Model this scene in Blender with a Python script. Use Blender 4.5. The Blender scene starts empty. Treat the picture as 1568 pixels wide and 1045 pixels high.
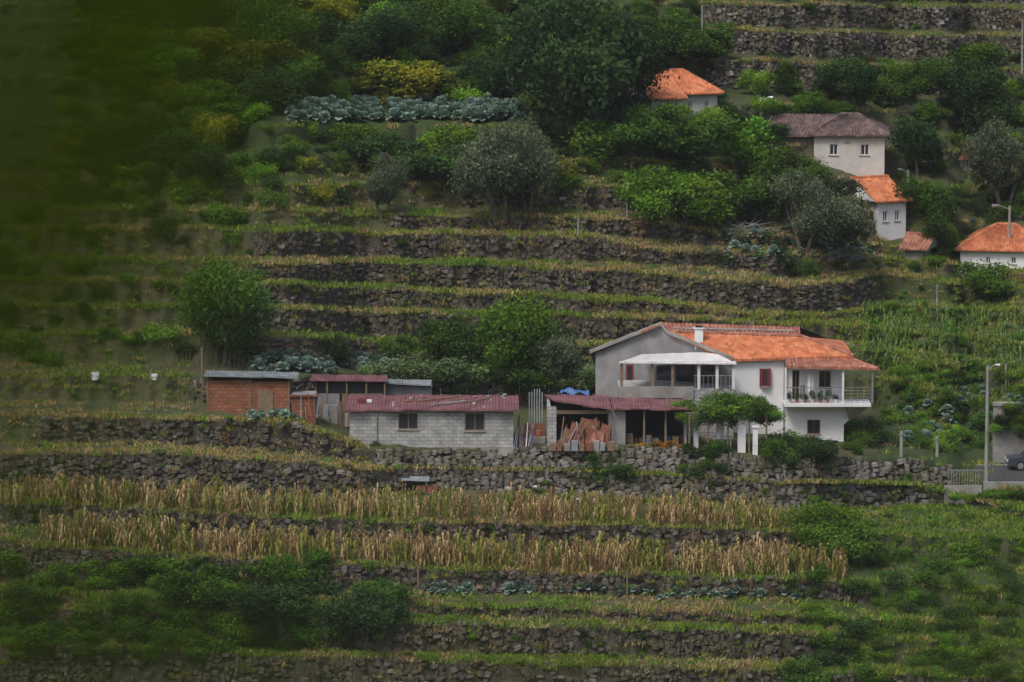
import bpy, math, numpy as np
from mathutils import Vector, Matrix
rng=np.random.default_rng(7)
sc=bpy.context.scene
F=6250.0; PIT=math.radians(7); DC=250*math.cos(PIT); H=250*math.sin(PIT)
CAM=np.array([0,-DC,H])
fw=np.array([0,math.cos(PIT),-math.sin(PIT)]); up=np.array([0,math.sin(PIT),math.cos(PIT)]); rt=np.array([1.,0,0])
def ray(u,v):
    u=np.asarray(u,float); v=np.asarray(v,float)
    return fw*F+rt*(u-784)[...,None]+up*(522.5-v)[...,None]
def P(u,v,y):
    d=ray(u,v); t=(y+DC)/d[1]; return CAM+d*t
# ---------- world, sun, camera ----------
w=bpy.data.worlds.new("World"); sc.world=w; w.use_nodes=True
nt=w.node_tree; bg=nt.nodes['Background']; sky=nt.nodes.new('ShaderNodeTexSky'); sky.sky_type='NISHITA'; sky.sun_disc=False
EL=math.radians(54); AZ=math.radians(215)
sky.sun_elevation=EL; sky.sun_rotation=AZ; sky.air_density=1.0; sky.dust_density=5.0; sky.ozone_density=1.0
nt.links.new(sky.outputs[0],bg.inputs[0]); bg.inputs[1].default_value=0.13
sd=bpy.data.lights.new('sun','SUN'); sd.energy=1.5; sd.angle=math.radians(16); sd.color=(1,0.97,0.92)
so=bpy.data.objects.new('sun',sd); sc.collection.objects.link(so)
dirv=Vector((math.sin(AZ)*math.cos(EL),math.cos(AZ)*math.cos(EL),math.sin(EL)))
so.rotation_euler=dirv.to_track_quat('Z','Y').to_euler(); so.location=(0,-100,150)
cd=bpy.data.cameras.new('camera'); co=bpy.data.objects.new('camera',cd); sc.collection.objects.link(co); sc.camera=co
cd.sensor_width=36; cd.lens=36*F/1568; cd.clip_end=5000; cd.clip_start=0.05
co.location=CAM.tolist(); co.rotation_euler=(math.pi/2-PIT,0,0)
cd.dof.use_dof=True; cd.dof.focus_distance=252; cd.dof.aperture_fstop=1.0
sc.view_settings.view_transform='Standard'; sc.view_settings.look='None'; sc.view_settings.exposure=0
# ---------- materials ----------
def newmat(n):
    m=bpy.data.materials.new(n); m.use_nodes=True; t=m.node_tree; b=t.nodes['Principled BSDF']
    return m,t,b
def N(t,k,**kw):
    n=t.nodes.new(k)
    for a,b in kw.items(): setattr(n,a,b)
    return n
def ramp(t,fac,stops):
    r=N(t,'ShaderNodeValToRGB'); e=r.color_ramp.elements
    while len(e)<len(stops): e.new(0.5)
    for i,(p,c) in enumerate(stops): e[i].position=p; e[i].color=(*c,1)
    t.links.new(fac,r.inputs[0]); return r.outputs[0]
def noise(t,scale,detail=4,vec=None,rough=.6):
    n=N(t,'ShaderNodeTexNoise'); n.inputs['Scale'].default_value=scale; n.inputs['Detail'].default_value=detail; n.inputs['Roughness'].default_value=rough
    if vec is None:
        g=N(t,'ShaderNodeNewGeometry'); vec=g.outputs['Position']
    t.links.new(vec,n.inputs['Vector']); return n.outputs['Fac']
def mixc(t,fac,a,b,mode='MIX'):
    m=N(t,'ShaderNodeMix',data_type='RGBA',blend_type=mode)
    for s,x in ((m.inputs[0],fac),(m.inputs[6],a),(m.inputs[7],b)):
        if isinstance(x,(int,float)): s.default_value=x
        elif isinstance(x,tuple): s.default_value=(*x,1)
        else: t.links.new(x,s)
    return m.outputs[2]
def bump(t,b,h,strength=.5,dist=.05):
    n=N(t,'ShaderNodeBump'); n.inputs['Strength'].default_value=strength; n.inputs['Distance'].default_value=dist
    t.links.new(h,n.inputs['Height']); t.links.new(n.outputs[0],b.inputs['Normal'])
def simple(n,c,rough=.8,var=.35,scale=1.5,bs=.3,metal=0):
    m,t,b=newmat(n); f=noise(t,scale,6)
    lo=tuple(x*(1-var) for x in c); hi=tuple(min(1,x*(1+var*.6)) for x in c)
    t.links.new(ramp(t,f,[(.3,lo),(.7,hi)]),b.inputs['Base Color']); b.inputs['Roughness'].default_value=rough; b.inputs['Metallic'].default_value=metal
    if bs: bump(t,b,noise(t,scale*12,3),bs,.02)
    return m
def leafmat(n,c,c2,trans=.25):
    m,t,b=newmat(n)
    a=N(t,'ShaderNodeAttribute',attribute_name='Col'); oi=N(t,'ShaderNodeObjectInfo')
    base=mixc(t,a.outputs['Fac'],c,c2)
    hsv=N(t,'ShaderNodeHueSaturation')
    mr=N(t,'ShaderNodeMapRange'); mr.inputs[3].default_value=.65; mr.inputs[4].default_value=1.35; t.links.new(oi.outputs['Random'],mr.inputs[0]); t.links.new(mr.outputs[0],hsv.inputs['Value'])
    mr2=N(t,'ShaderNodeMapRange'); mr2.inputs[3].default_value=.455; mr2.inputs[4].default_value=.545
    g=noise(t,.25,2); t.links.new(g,mr2.inputs[0]); t.links.new(mr2.outputs[0],hsv.inputs['Hue'])
    t.links.new(base,hsv.inputs['Color']); t.links.new(hsv.outputs[0],b.inputs['Base Color'])
    b.inputs['Roughness'].default_value=.65; b.inputs['Specular IOR Level'].default_value=.18
    tr=N(t,'ShaderNodeBsdfTranslucent'); t.links.new(hsv.outputs[0],tr.inputs[0]); mx=N(t,'ShaderNodeMixShader'); mx.inputs[0].default_value=trans
    t.links.new(b.outputs[0],mx.inputs[1]); t.links.new(tr.outputs[0],mx.inputs[2]); t.links.new(mx.outputs[0],t.nodes['Material Output'].inputs[0])
    return m
LM={'dark':leafmat('leaf_dark',(.016,.042,.012),(.048,.10,.02)),
 'mid':leafmat('leaf_mid',(.034,.085,.009),(.095,.19,.02)),
 'bright':leafmat('leaf_bright',(.06,.145,.010),(.17,.33,.025)),
 'yel':leafmat('leaf_yellowgreen',(.12,.15,.010),(.30,.31,.02)),
 'olive':leafmat('leaf_olive',(.055,.08,.042),(.14,.17,.095)),
 'pale':leafmat('leaf_pale',(.09,.15,.05),(.23,.33,.13)),
 'brown':leafmat('leaf_brown',(.09,.065,.035),(.18,.135,.07)),
 'orangefl':leafmat('marigold_blossom',(.10,.14,.03),(.75,.28,.02)),
 'cab':leafmat('leaf_cabbage',(.12,.20,.15),(.30,.43,.36),.1),
 'corn':leafmat('leaf_corn_dry',(.27,.17,.06),(.78,.60,.29)),
 'corng':leafmat('leaf_corn_green',(.16,.19,.025),(.44,.45,.09)),
 'cornfresh':leafmat('leaf_corn_fresh',(.10,.18,.03),(.30,.42,.11)),
 'gdry':leafmat('grass_dry',(.22,.165,.065),(.50,.39,.18)),
 'ggreen':leafmat('grass_green',(.07,.14,.014),(.20,.31,.035)),
 'gyel':leafmat('grass_yellow',(.16,.18,.03),(.37,.38,.075)),
 'fg':leafmat('leaf_near',(.030,.060,.0010),(.075,.125,.002),.3)}
MB_bark=simple('bark',(.10,.085,.065),.9,.4,4)
m,t,b=newmat('hillside_soil_grass')
att=N(t,'ShaderNodeAttribute',attribute_name='Col'); sep=N(t,'ShaderNodeSeparateColor'); t.links.new(att.outputs['Color'],sep.inputs[0])
n1=noise(t,.35,5); n2=noise(t,2.2,6); n3=noise(t,9,4)
gr=ramp(t,n1,[(.3,(.05,.10,.015)),(.45,(.09,.14,.025)),(.55,(.14,.14,.045)),(.7,(.21,.16,.08))])
gr=mixc(t,n2,gr,mixc(t,.6,gr,(.09,.07,.05))); gr=mixc(t,n3,mixc(t,1.0,gr,(.4,.4,.4),'MULTIPLY'),gr)
st=ramp(t,noise(t,3.5,6,rough=.75),[(.3,(.022,.018,.016)),(.5,(.072,.058,.048)),(.7,(.15,.13,.11))])
st=mixc(t,ramp(t,n2,[(.5,(0,0,0)),(.64,(1,1,1))]),st,(.06,.068,.022))
lush=mixc(t,n2,(.018,.045,.006),(.075,.13,.018))
lush=mixc(t,ramp(t,n3,[(.35,(0,0,0)),(.65,(1,1,1))]),mixc(t,1.0,lush,(.45,.45,.45),'MULTIPLY'),lush)
gr=mixc(t,sep.outputs[1],gr,lush)
fin=mixc(t,sep.outputs[0],gr,st); t.links.new(fin,b.inputs['Base Color']); b.inputs['Roughness'].default_value=.95
bump(t,b,n3,.9,.15); M_ter=m
m,t,b=newmat('granite_fieldstone')
a=N(t,'ShaderNodeAttribute',attribute_name='Col'); c=ramp(t,a.outputs['Fac'],[(0,(.055,.045,.04)),(.45,(.12,.102,.09)),(.8,(.21,.188,.168)),(1,(.42,.39,.36))])
n2=noise(t,6,5); c=mixc(t,n2,mixc(t,1.0,c,(.5,.5,.47),'MULTIPLY'),c); big=noise(t,.5,3)
c=mixc(t,ramp(t,big,[(.42,(0,0,0)),(.64,(.75,.75,.75))]),c,(.085,.078,.035)); t.links.new(c,b.inputs['Base Color']); b.inputs['Roughness'].default_value=.95; bump(t,b,n2,.6,.04); M_stone=m
m2=m.copy(); m2.name='light_granite_block'
for nd in m2.node_tree.nodes:
    if nd.type=='VALTORGB' and len(nd.color_ramp.elements)==4:
        for e,cc in zip(nd.color_ramp.elements,[(.11,.10,.09),(.21,.195,.18),(.34,.32,.295),(.60,.58,.55)]): e.color=(*cc,1)
M_stone2=m2
M_white=simple('white_plaster',(.77,.78,.80),.8,.10,.6,.1)
M_cream=simple('aged_cream_plaster',(.56,.54,.51),.85,.25,.8,.15)
M_grey=simple('grey_cement_render',(.26,.26,.27),.9,.38,.7,.2)
M_conc=simple('concrete',(.29,.285,.27),.9,.4,1.2,.3)
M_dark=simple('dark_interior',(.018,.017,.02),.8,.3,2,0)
M_glass,t,b=newmat('window_glass'); b.inputs['Base Color'].default_value=(.03,.035,.045,1); b.inputs['Roughness'].default_value=.08
M_redf=simple('dark_red_paint',(.17,.03,.03),.6,.2,2,0)
M_wood=simple('weathered_wood',(.22,.16,.10),.85,.4,5,.3)
M_wfr=simple('white_painted_frame',(.70,.70,.70),.5,.12,1.5,0)
M_metal=simple('galvanised_steel',(.38,.39,.4),.45,.2,3,0,.6)
M_maroon=simple('maroon_corrugated_sheet',(.23,.10,.11),.65,.55,.9,0)
M_rust=simple('rusty_sheet',(.22,.09,.055),.8,.55,1.2,.2)
M_tin=simple('zinc_sheet',(.33,.38,.40),.5,.4,.9,0,.2)
M_asph=simple('asphalt',(.06,.06,.062),.9,.25,3,.3)
M_pot=simple('terracotta',(.35,.12,.06),.8,.2,4,0)
M_blue=simple('blue_plastic',(.03,.12,.32),.5,.2,2,0)
M_fab=simple('white_cloth',(.7,.72,.74),.9,.1,2,.1)
M_tyre=simple('tyre_rubber',(.02,.02,.02),.8,.2,3,0)
M_carp,t,b=newmat('car_paint_bluegrey'); b.inputs['Base Color'].default_value=(.06,.085,.12,1); b.inputs['Metallic'].default_value=.4; b.inputs['Roughness'].default_value=.3; b.inputs['Coat Weight'].default_value=.5
def tilemat(n,c1,c2,c3):
    m,t,b=newmat(n); g=N(t,'ShaderNodeNewGeometry'); s=N(t,'ShaderNodeVectorMath',operation='MULTIPLY'); s.inputs[1].default_value=(3.6,2.2,1)
    t.links.new(g.outputs['Position'],s.inputs[0]); v=N(t,'ShaderNodeTexVoronoi'); v.inputs['Scale'].default_value=1; t.links.new(s.outputs[0],v.inputs[0])
    se=N(t,'ShaderNodeSeparateColor'); t.links.new(v.outputs['Color'],se.inputs[0]); c=ramp(t,se.outputs[0],[(0,c1),(.5,c2),(1,c3)])
    c=mixc(t,ramp(t,noise(t,.8,6,rough=.7),[(.42,(0,0,0)),(.75,(.65,.65,.65))]),c,tuple(x*.45+.01 for x in c1)); t.links.new(c,b.inputs['Base Color']); b.inputs['Roughness'].default_value=.85; return m
M_tile=tilemat('orange_roof_tile',(.40,.12,.05),(.56,.18,.075),(.66,.26,.12))
M_tileo=tilemat('old_roof_tile',(.24,.09,.06),(.36,.14,.09),(.44,.22,.15))
M_tileb=tilemat('brown_roof_tile',(.08,.055,.05),(.14,.09,.082),(.22,.16,.14))
def brickmat(n,c1,c2,mo,sx,bw,rh,ms=.02):
    m,t,b=newmat(n); g=N(t,'ShaderNodeNewGeometry'); s=N(t,'ShaderNodeSeparateXYZ'); t.links.new(g.outputs['Position'],s.inputs[0])
    ad=N(t,'ShaderNodeMath',operation='ADD'); t.links.new(s.outputs[0],ad.inputs[0]); t.links.new(s.outputs[1],ad.inputs[1])
    cb=N(t,'ShaderNodeCombineXYZ'); t.links.new(ad.outputs[0],cb.inputs[0]); t.links.new(s.outputs[2],cb.inputs[1])
    br=N(t,'ShaderNodeTexBrick'); br.inputs['Scale'].default_value=sx; br.inputs['Brick Width'].default_value=bw; br.inputs['Row Height'].default_value=rh; br.inputs['Mortar Size'].default_value=ms
    br.inputs['Color1'].default_value=(*c1,1); br.inputs['Color2'].default_value=(*c2,1); br.inputs['Mortar'].default_value=(*mo,1); t.links.new(cb.outputs[0],br.inputs[0])
    nn=ramp(t,noise(t,1.3,6,rough=.7),[(.35,(0,0,0)),(.65,(1,1,1))])
    c=mixc(t,nn,mixc(t,1.0,br.outputs[0],(.6,.6,.6),'MULTIPLY'),br.outputs[0]); t.links.new(c,b.inputs['Base Color']); b.inputs['Roughness'].default_value=.9
    bump(t,b,br.outputs[1],-.3,.02); return m
M_block=brickmat('concrete_block_wall',(.38,.39,.39),(.50,.51,.51),(.26,.26,.26),1,.5,.22)
M_brick=brickmat('hollow_orange_brick',(.30,.10,.045),(.44,.16,.075),(.17,.10,.075),1,.34,.22,.03)
# ---------- mesh utilities ----------
def link(o,parent=None):
    sc.collection.objects.link(o)
    if parent is not None: o.parent=parent
    return o
def empty(name,loc=(0,0,0),rz=0):
    o=bpy.data.objects.new(name,None); o.location=[float(x) for x in loc]; o.rotation_euler=(0,0,rz); o.empty_display_size=.5; return link(o)
def fm(name,V,Q,mats,col=None,mi=None):
    me=bpy.data.meshes.new(name); V=np.asarray(V,np.float32); Q=np.asarray(Q,np.int32)
    k=Q.shape[1]; me.vertices.add(len(V)); me.vertices.foreach_set('co',V.ravel()); me.loops.add(Q.size); me.loops.foreach_set('vertex_index',Q.ravel())
    me.polygons.add(len(Q)); me.polygons.foreach_set('loop_start',np.arange(0,Q.size,k,dtype=np.int32)); me.polygons.foreach_set('loop_total',np.full(len(Q),k,np.int32))
    if mi is not None: me.polygons.foreach_set('material_index',np.asarray(mi,np.int32))
    for x in mats: me.materials.append(x)
    me.update(calc_edges=True); me.validate()
    if col is not None:
        a=me.color_attributes.new('Col','FLOAT_COLOR','POINT'); c=np.ones((len(V),4),np.float32)
        col=np.asarray(col); c[:,:3]=col if col.ndim==2 else col[:,None]
        a.data.foreach_set('color',c.ravel())
    return me
class Batch:
    def __init__(s,name): s.name=name; s.d={}
    def add(s,tpl,loc,sx,sz,mat,tilt=0,tone=None):
        s.d.setdefault(mat,[]).append((tpl,np.asarray(loc,float),sx,sz,rng.uniform(0,6.28),rng.normal(0,tilt) if tilt else 0.,rng.normal(0,.14) if tone is None else tone))
    def build(s):
        par=empty(s.name)
        for mat,L in s.d.items():
            VV_=[];QQ=[];CC=[];n=0
            for (tv,tq,tc),loc,sx,sz,rz,ti,tone in L:
                V=tv*np.array([sx,sx,sz])
                if ti: V=np.stack([V[:,0]*math.cos(ti)+V[:,2]*math.sin(ti),V[:,1],-V[:,0]*math.sin(ti)+V[:,2]*math.cos(ti)],1)
                c_,s_=math.cos(rz),math.sin(rz); V=np.stack([V[:,0]*c_-V[:,1]*s_,V[:,0]*s_+V[:,1]*c_,V[:,2]],1)+loc
                VV_.append(V); QQ.append(tq+n); CC.append(np.clip(tc+tone,0,1)); n+=len(V)
            me=fm(s.name+'_'+mat,np.concatenate(VV_),np.concatenate(QQ),[LM[mat]],np.concatenate(CC)); link(bpy.data.objects.new(s.name+'_'+mat,me),par)
class MB:
    def __init__(s): s.v=[]; s.f=[]; s.m=[]; s.mats=[]
    def mi(s,m):
        if m not in s.mats: s.mats.append(m)
        return s.mats.index(m)
    def poly(s,pts,m):
        i=len(s.v); s.v+= [tuple(map(float,p)) for p in pts]; s.f.append(tuple(range(i,i+len(pts)))); s.m.append(s.mi(m))
    def box(s,x0,x1,y0,y1,z0,z1,m):
        s.prism([(x0,y0),(x1,y0),(x1,y1),(x0,y1)],z0,z1,m)
    def prism(s,fp,z0,z1,m):
        n=len(fp); i=len(s.v); k=s.mi(m)
        s.v+=[(float(x),float(y),float(z0)) for x,y in fp]+[(float(x),float(y),float(z1)) for x,y in fp]
        s.f.append(tuple(range(i+n-1,i-1,-1))); s.f.append(tuple(range(i+n,i+2*n))); s.m+=[k,k]
        for a in range(n): c=(a+1)%n; s.f.append((i+a,i+c,i+n+c,i+n+a)); s.m.append(k)
    def cyl(s,p,q,r0,r1,m,n=8):
        p=Vector([float(a) for a in p]); q=Vector([float(a) for a in q]); d=(q-p).normalized(); a=d.orthogonal().normalized(); b=d.cross(a); i=len(s.v); k=s.mi(m)
        for c,r in ((p,r0),(q,r1)):
            for j in range(n):
                th=2*math.pi*j/n; s.v.append(tuple(c+a*r*math.cos(th)+b*r*math.sin(th)))
        for j in range(n): s.f.append((i+j,i+(j+1)%n,i+n+(j+1)%n,i+n+j)); s.m.append(k)
        s.f.append(tuple(range(i+n,i+2*n))); s.m.append(k); s.f.append(tuple(range(i+n-1,i-1,-1))); s.m.append(k)
    def slab(s,q,th,m):
        q=[np.array(p,float) for p in q]; lo=[p-np.array([0,0,th]) for p in q]; s.poly(q,m); s.poly(lo[::-1],m)
        for a in range(4): b=(a+1)%4; s.poly([q[a],lo[a],lo[b],q[b]],m)
    def corr(s,p00,p10,p11,p01,per,amp,m,th=.04):
        p00,p10,p11,p01=[np.array(p,float) for p in (p00,p10,p11,p01)]
        L=np.linalg.norm(p10-p00); n=max(4,int(L/per)*4); nr=4
        i=len(s.v); k=s.mi(m)
        for j in range(nr+1):
            g=j/nr
            for a in range(n+1):
                f=a/n; p=(p00*(1-f)+p10*f)*(1-g)+(p01*(1-f)+p11*f)*g; p=p+np.array([0,0,amp*math.sin(f*L/per*2*math.pi)+.018*math.sin(7*g+a*.3)])
                s.v.append(tuple(p))
        for j in range(nr):
            for a in range(n): s.f.append((i+j*(n+1)+a,i+j*(n+1)+a+1,i+(j+1)*(n+1)+a+1,i+(j+1)*(n+1)+a)); s.m.append(k)
        d=np.array([0,0,th+amp]); s.poly([p00-d,p01-d,p11-d,p10-d],m)
        for a,b in ((p00,p10),(p10,p11),(p11,p01),(p01,p00)): s.poly([a-d,b-d,b,a],m)
    def wall(s,x0,x1,z0,z1,y,th,holes,m,glass=True,fr=None):
        xs=sorted({x0,x1,*[h[0] for h in holes],*[h[1] for h in holes]}); zs=sorted({z0,z1,*[h[2] for h in holes],*[h[3] for h in holes]})
        for a,b in zip(xs,xs[1:]):
            for c,d in zip(zs,zs[1:]):
                cx,cz=(a+b)/2,(c+d)/2
                if any(h[0]<cx<h[1] and h[2]<cz<h[3] for h in holes): continue
                s.box(a,b,y,y+th,c,d,m)
        for h in holes:
            if glass: s.window(h[0],h[1],h[2],h[3],y+.08,fr or M_wfr)
    def window(s,x0,x1,z0,z1,y,fr):
        s.box(x0+.01,x1-.01,y+.04,y+.05,z0+.01,z1-.01,M_glass); w=.06
        s.box(x0+.002,x0+w,y,y+.038,z0,z1,fr); s.box(x1-w,x1-.002,y,y+.038,z0,z1,fr); xm=(x0+x1)/2
        s.box(x0+w,x1-w,y,y+.036,z1-w,z1-.002,fr); s.box(x0+w,x1-w,y,y+.036,z0+.002,z0+w,fr); s.box(xm-.03,xm+.03,y+.001,y+.035,z0+w,z1-w,fr)
        s.box(x0-.08,x1+.08,y-.14,y-.003,z0-.07,z0-.003,M_conc)
    def obj(s,name,parent=None,world=True):
        me=bpy.data.meshes.new(name); v=np.array(s.v)
        if parent is not None and world: v=v-np.array(parent.location)
        me.from_pydata([tuple(x) for x in v],[],s.f)
        for x in s.mats: me.materials.append(x)
        me.polygons.foreach_set('material_index',s.m); me.update()
        return link(bpy.data.objects.new(name,me),parent)
# ---------- terrain ----------
us=np.concatenate([[-40000,-15000,-6000,-3000,-1500],np.arange(-700,2301,5),[3000,5000,8000,16000,41000]]).astype(float)
def ln(*p):
    p=np.array(p,float).reshape(-1,2); return np.interp(us,p[:,0],p[:,1])
FULL=[(-700,2300)]
W=[
(ln(0,1078), ln(0,985,200,990,400,1003,600,1008,800,1015,1000,1020,1200,1026,1400,1032,1568,1040),FULL,.05),
(ln(0,972,200,978,400,991,600,998,700,1000,1000,1006,1200,1012,1568,1026), ln(0,930,200,935,400,945,600,952,700,955,1000,962,1200,968,1568,988),[(-100,1290)],.05),
(ln(0,922,400,936,600,940,800,944,1000,950,1200,957,1568,976), ln(0,905,400,918,600,925,800,930,1000,936,1200,942,1568,962),[(600,1250)],.08),
(ln(0,893,400,901,600,905,1000,912,1200,915,1568,940), ln(0,828,200,845,400,858,600,867,800,874,1000,880,1200,886,1300,890,1568,905),[(-100,1330)],.05),
(ln(0,802,200,812,400,828,600,838,800,842,1200,852,1350,860,1568,868), ln(0,768,200,778,400,790,600,798,1000,804,1200,814,1350,819,1568,825),[(0,1250)],.05),
(ln(0,742,200,748,400,758,560,760,640,748,800,752,1000,760,1200,778,1300,778,1400,770,1470,772,1568,795), ln(0,697,200,692,400,703,540,718,600,716,800,718,1000,724,1200,738,1400,740,1470,758,1568,780),[(-100,1470)],.07),
(ln(0,678,200,676,400,688,540,703,600,715,800,717,1000,723,1200,737,1400,739,1470,757,1568,770), ln(0,636,200,640,330,642,450,648,520,672,560,688,800,686,940,684,1040,688,1200,702,1400,704,1450,712,1480,738,1568,752),[(60,1470)],.05),
(ln(0,612,400,618,600,625,1350,625,1450,650,1568,690), ln(0,576,400,576,800,575,1000,572,1300,570,1400,590,1568,630),[(300,900)],.02),
(ln(0,556,400,556,600,560,1300,560,1400,575,1568,610), ln(0,512,400,513,600,524,800,530,1300,535,1400,550,1568,575),[(400,1200)],.05),
(ln(0,505,400,506,600,516,800,520,1000,522,1200,524,1300,520,1568,560), ln(0,470,400,473,600,478,700,482,1000,486,1200,497,1300,500,1568,525),[(380,1200)],.05),
(ln(0,464,400,467,600,471,800,476,1000,480,1200,492,1350,485,1568,505), ln(0,428,400,434,600,443,800,453,1000,462,1150,483,1250,485,1350,470,1568,475),[(380,1150)],.06),
(ln(0,424,400,428,600,436,800,446,1000,455,1150,474,1250,480,1300,472,1350,460,1568,462), ln(0,398,400,403,600,402,800,408,1000,418,1100,428,1200,438,1300,428,1350,420,1568,445),[(390,1345)],.06),
(ln(0,390,400,394,600,394,800,398,1000,404,1100,410,1200,424,1300,418,1350,411,1568,430), ln(0,350,400,352,600,358,800,360,900,364,1000,380,1100,390,1200,388,1350,395,1568,418),[(390,1200)],.08),
(ln(0,343,400,345,600,350,900,354,1000,366,1100,376,1200,378,1568,405), ln(0,320,400,322,600,330,800,332,950,335,1050,350,1200,362,1400,378,1568,395),[(600,1220)],.1),
(ln(0,310,600,316,800,318,960,322,1100,340,1200,350,1568,380), ln(0,280,600,285,800,280,960,286,1100,305,1200,315,1400,330,1568,350),[(700,1060)],.12),
(ln(0,262,1000,268,1200,290,1568,320), ln(0,240,1000,246,1200,270,1568,292),[(0,1)],.15),
(ln(0,218,800,222,1200,245,1568,262), ln(0,192,800,194,1200,222,1568,238),[(0,1)],.15),
(ln(0,150,800,155,1100,190,1568,205), ln(0,120,800,125,1100,160,1568,178),[(0,1)],.15),
(ln(0,92,900,95,1100,134,1568,150), ln(0,70,900,75,1100,92,1568,108),[(1080,2000)],.12),
(ln(0,50,900,55,1100,82,1568,98), ln(0,35,900,38,1100,46,1568,56),[(1080,2000)],.10),
(ln(0,22,900,25,1100,38,1568,48), ln(0,8,900,8,1100,6,1568,12),[(1080,2000)],.10),
(ln(0,-5,1100,-2,1568,4), ln(0,-30,1568,-28),[(1080,2000)],.10),
(ln(0,-40,1568,-38), ln(0,-62,1568,-60),[(1080,2000)],.10),
]
def inr(rs,uu=None,soft=15):
    uu=us if uu is None else uu; o=np.zeros_like(uu)
    for a,b in rs: o=np.maximum(o,np.clip(np.minimum((uu-a)/soft,(b-uu)/soft)+.5,0,1))
    return o
nc=len(us); ptv=np.full(nc,1110.); 
def rayc(v): return ray(us,v)
d=rayc(ptv); rel=d/d[:,1:2]
rows=[(ptv.copy(),rel.copy())]; segs=[]
def wob(a,k): return a*(np.sin(us*.031+k*1.7)+.7*np.sin(us*.083+k*2.9)+.6*np.sin(us*.21+k*4.1))
fadeout=np.clip(1-(np.abs(us-784)-2500)/1000,0,1)
def step(v,g):
    global ptv,rel
    v=np.minimum(v,ptv-.4); d=rayc(v)
    z0=rel[:,2]; Y0=rel[:,1]; t=(-z0+g*Y0)/(g*d[:,1]-d[:,2]); rel=d*t[:,None]; ptv=v; rows.append((v.copy(),rel.copy()))
for k,(B,T,rs,gt) in enumerate(W):
    B=B+wob(.8,k)*fadeout; T=T+wob(1.4 if k!=6 else .6,k+.3)*fadeout
    s=inr(rs); gw=np.exp(np.log(1.3)*(1-s)+np.log(6.)*s)
    step(B,np.full(nc,gt)); segs.append((k,0)); step(T,gw); segs.append((k,1))
r7=2*7; c9=np.argmin(abs(us-900)); S=DC/rows[r7][1][c9,1]
VV=np.array([r[0] for r in rows]); XYZ=np.array([CAM+r[1]*S for r in rows])
def G(u,v):
    c=int(np.argmin(abs(us-u))); vs=VV[::-1,c]; return np.array([np.interp(v,vs,XYZ[::-1,c,i]) for i in range(3)])
def nz(x,y,z,s=1.): return (np.sin(x*1.3*s+1.7*np.sin(y*.9*s+z*s))+np.sin(y*1.9*s+z*2.3*s+1.3*np.sin(x*2.1*s))+.6*np.sin(x*4.7*s+y*3.1*s+z*5.3*s))/2.6
TV=[];TC=[]
base=XYZ[0]; X0=base[:,0]
for yy,zz in ((-1500,300),(-600,150),(-300,60),(-262,H+.2),(-DC,H-1.75),(-DC+6,H-4.5),(-190,8),(-140,-15),(-100,-30),(-60,-26)):
    TV.append(np.stack([X0,np.full(nc,yy),np.full(nc,zz)+nz(X0*.05,yy*.05,0)],1)); TC.append(np.tile([0,.3,0],(nc,1)))
for i in range(len(rows)):
    TV.append(XYZ[i]); 
    vm=VV[i]; lush=np.maximum(np.clip((300-vm)/60,0,1)*np.clip((1150-us)/60,.35,1),np.clip((us-1310)/50,0,.85)*((vm>430)))
    lush=np.maximum(lush,np.clip((us-1200)/60,0,.85)*(vm>760))
    wl=np.zeros(nc)
    TC.append(np.stack([wl,lush,wl],1))
    if i<len(rows)-1:
        k,isw=segs[i]; ns=6 if isw else 5; s=inr(W[k][2])
        for j in range(1,ns):
            f=j/ns; p=XYZ[i]*(1-f)+XYZ[i+1]*f; n=nz(p[:,0],p[:,1],p[:,2],1.6)*fadeout
            env=math.sin(f*math.pi)
            if isw: p[:,1]+=(.10*n*env+.04*env)+.25*n*env*(1-s); wl=.95*s+.25*(1-s)
            else: p[:,2]+=.07*n*env; wl=np.zeros(nc)
            TV.append(p); TC.append(np.stack([wl,lush,wl],1))
last=XYZ[-1]
for dy,dz in ((10,4),(30,13),(60,30),(120,62),(250,120),(600,200),(1500,260)):
    p=last.copy(); p[:,1]+=dy; p[:,2]+=dz; TV.append(p); TC.append(np.tile([0,.8,0],(nc,1)))
TV=np.array(TV); TC=np.array(TC); nr=len(TV)
ii,jj=np.meshgrid(np.arange(nr-1),np.arange(nc-1),indexing='ij'); a=(ii*nc+jj).ravel()
Q=np.stack([a,a+1,a+nc+1,a+nc],1)
me=fm('hillside_terrain',TV.reshape(-1,3),Q,[M_ter],TC.reshape(-1,3)); link(bpy.data.objects.new('hillside_terrain',me))
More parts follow.
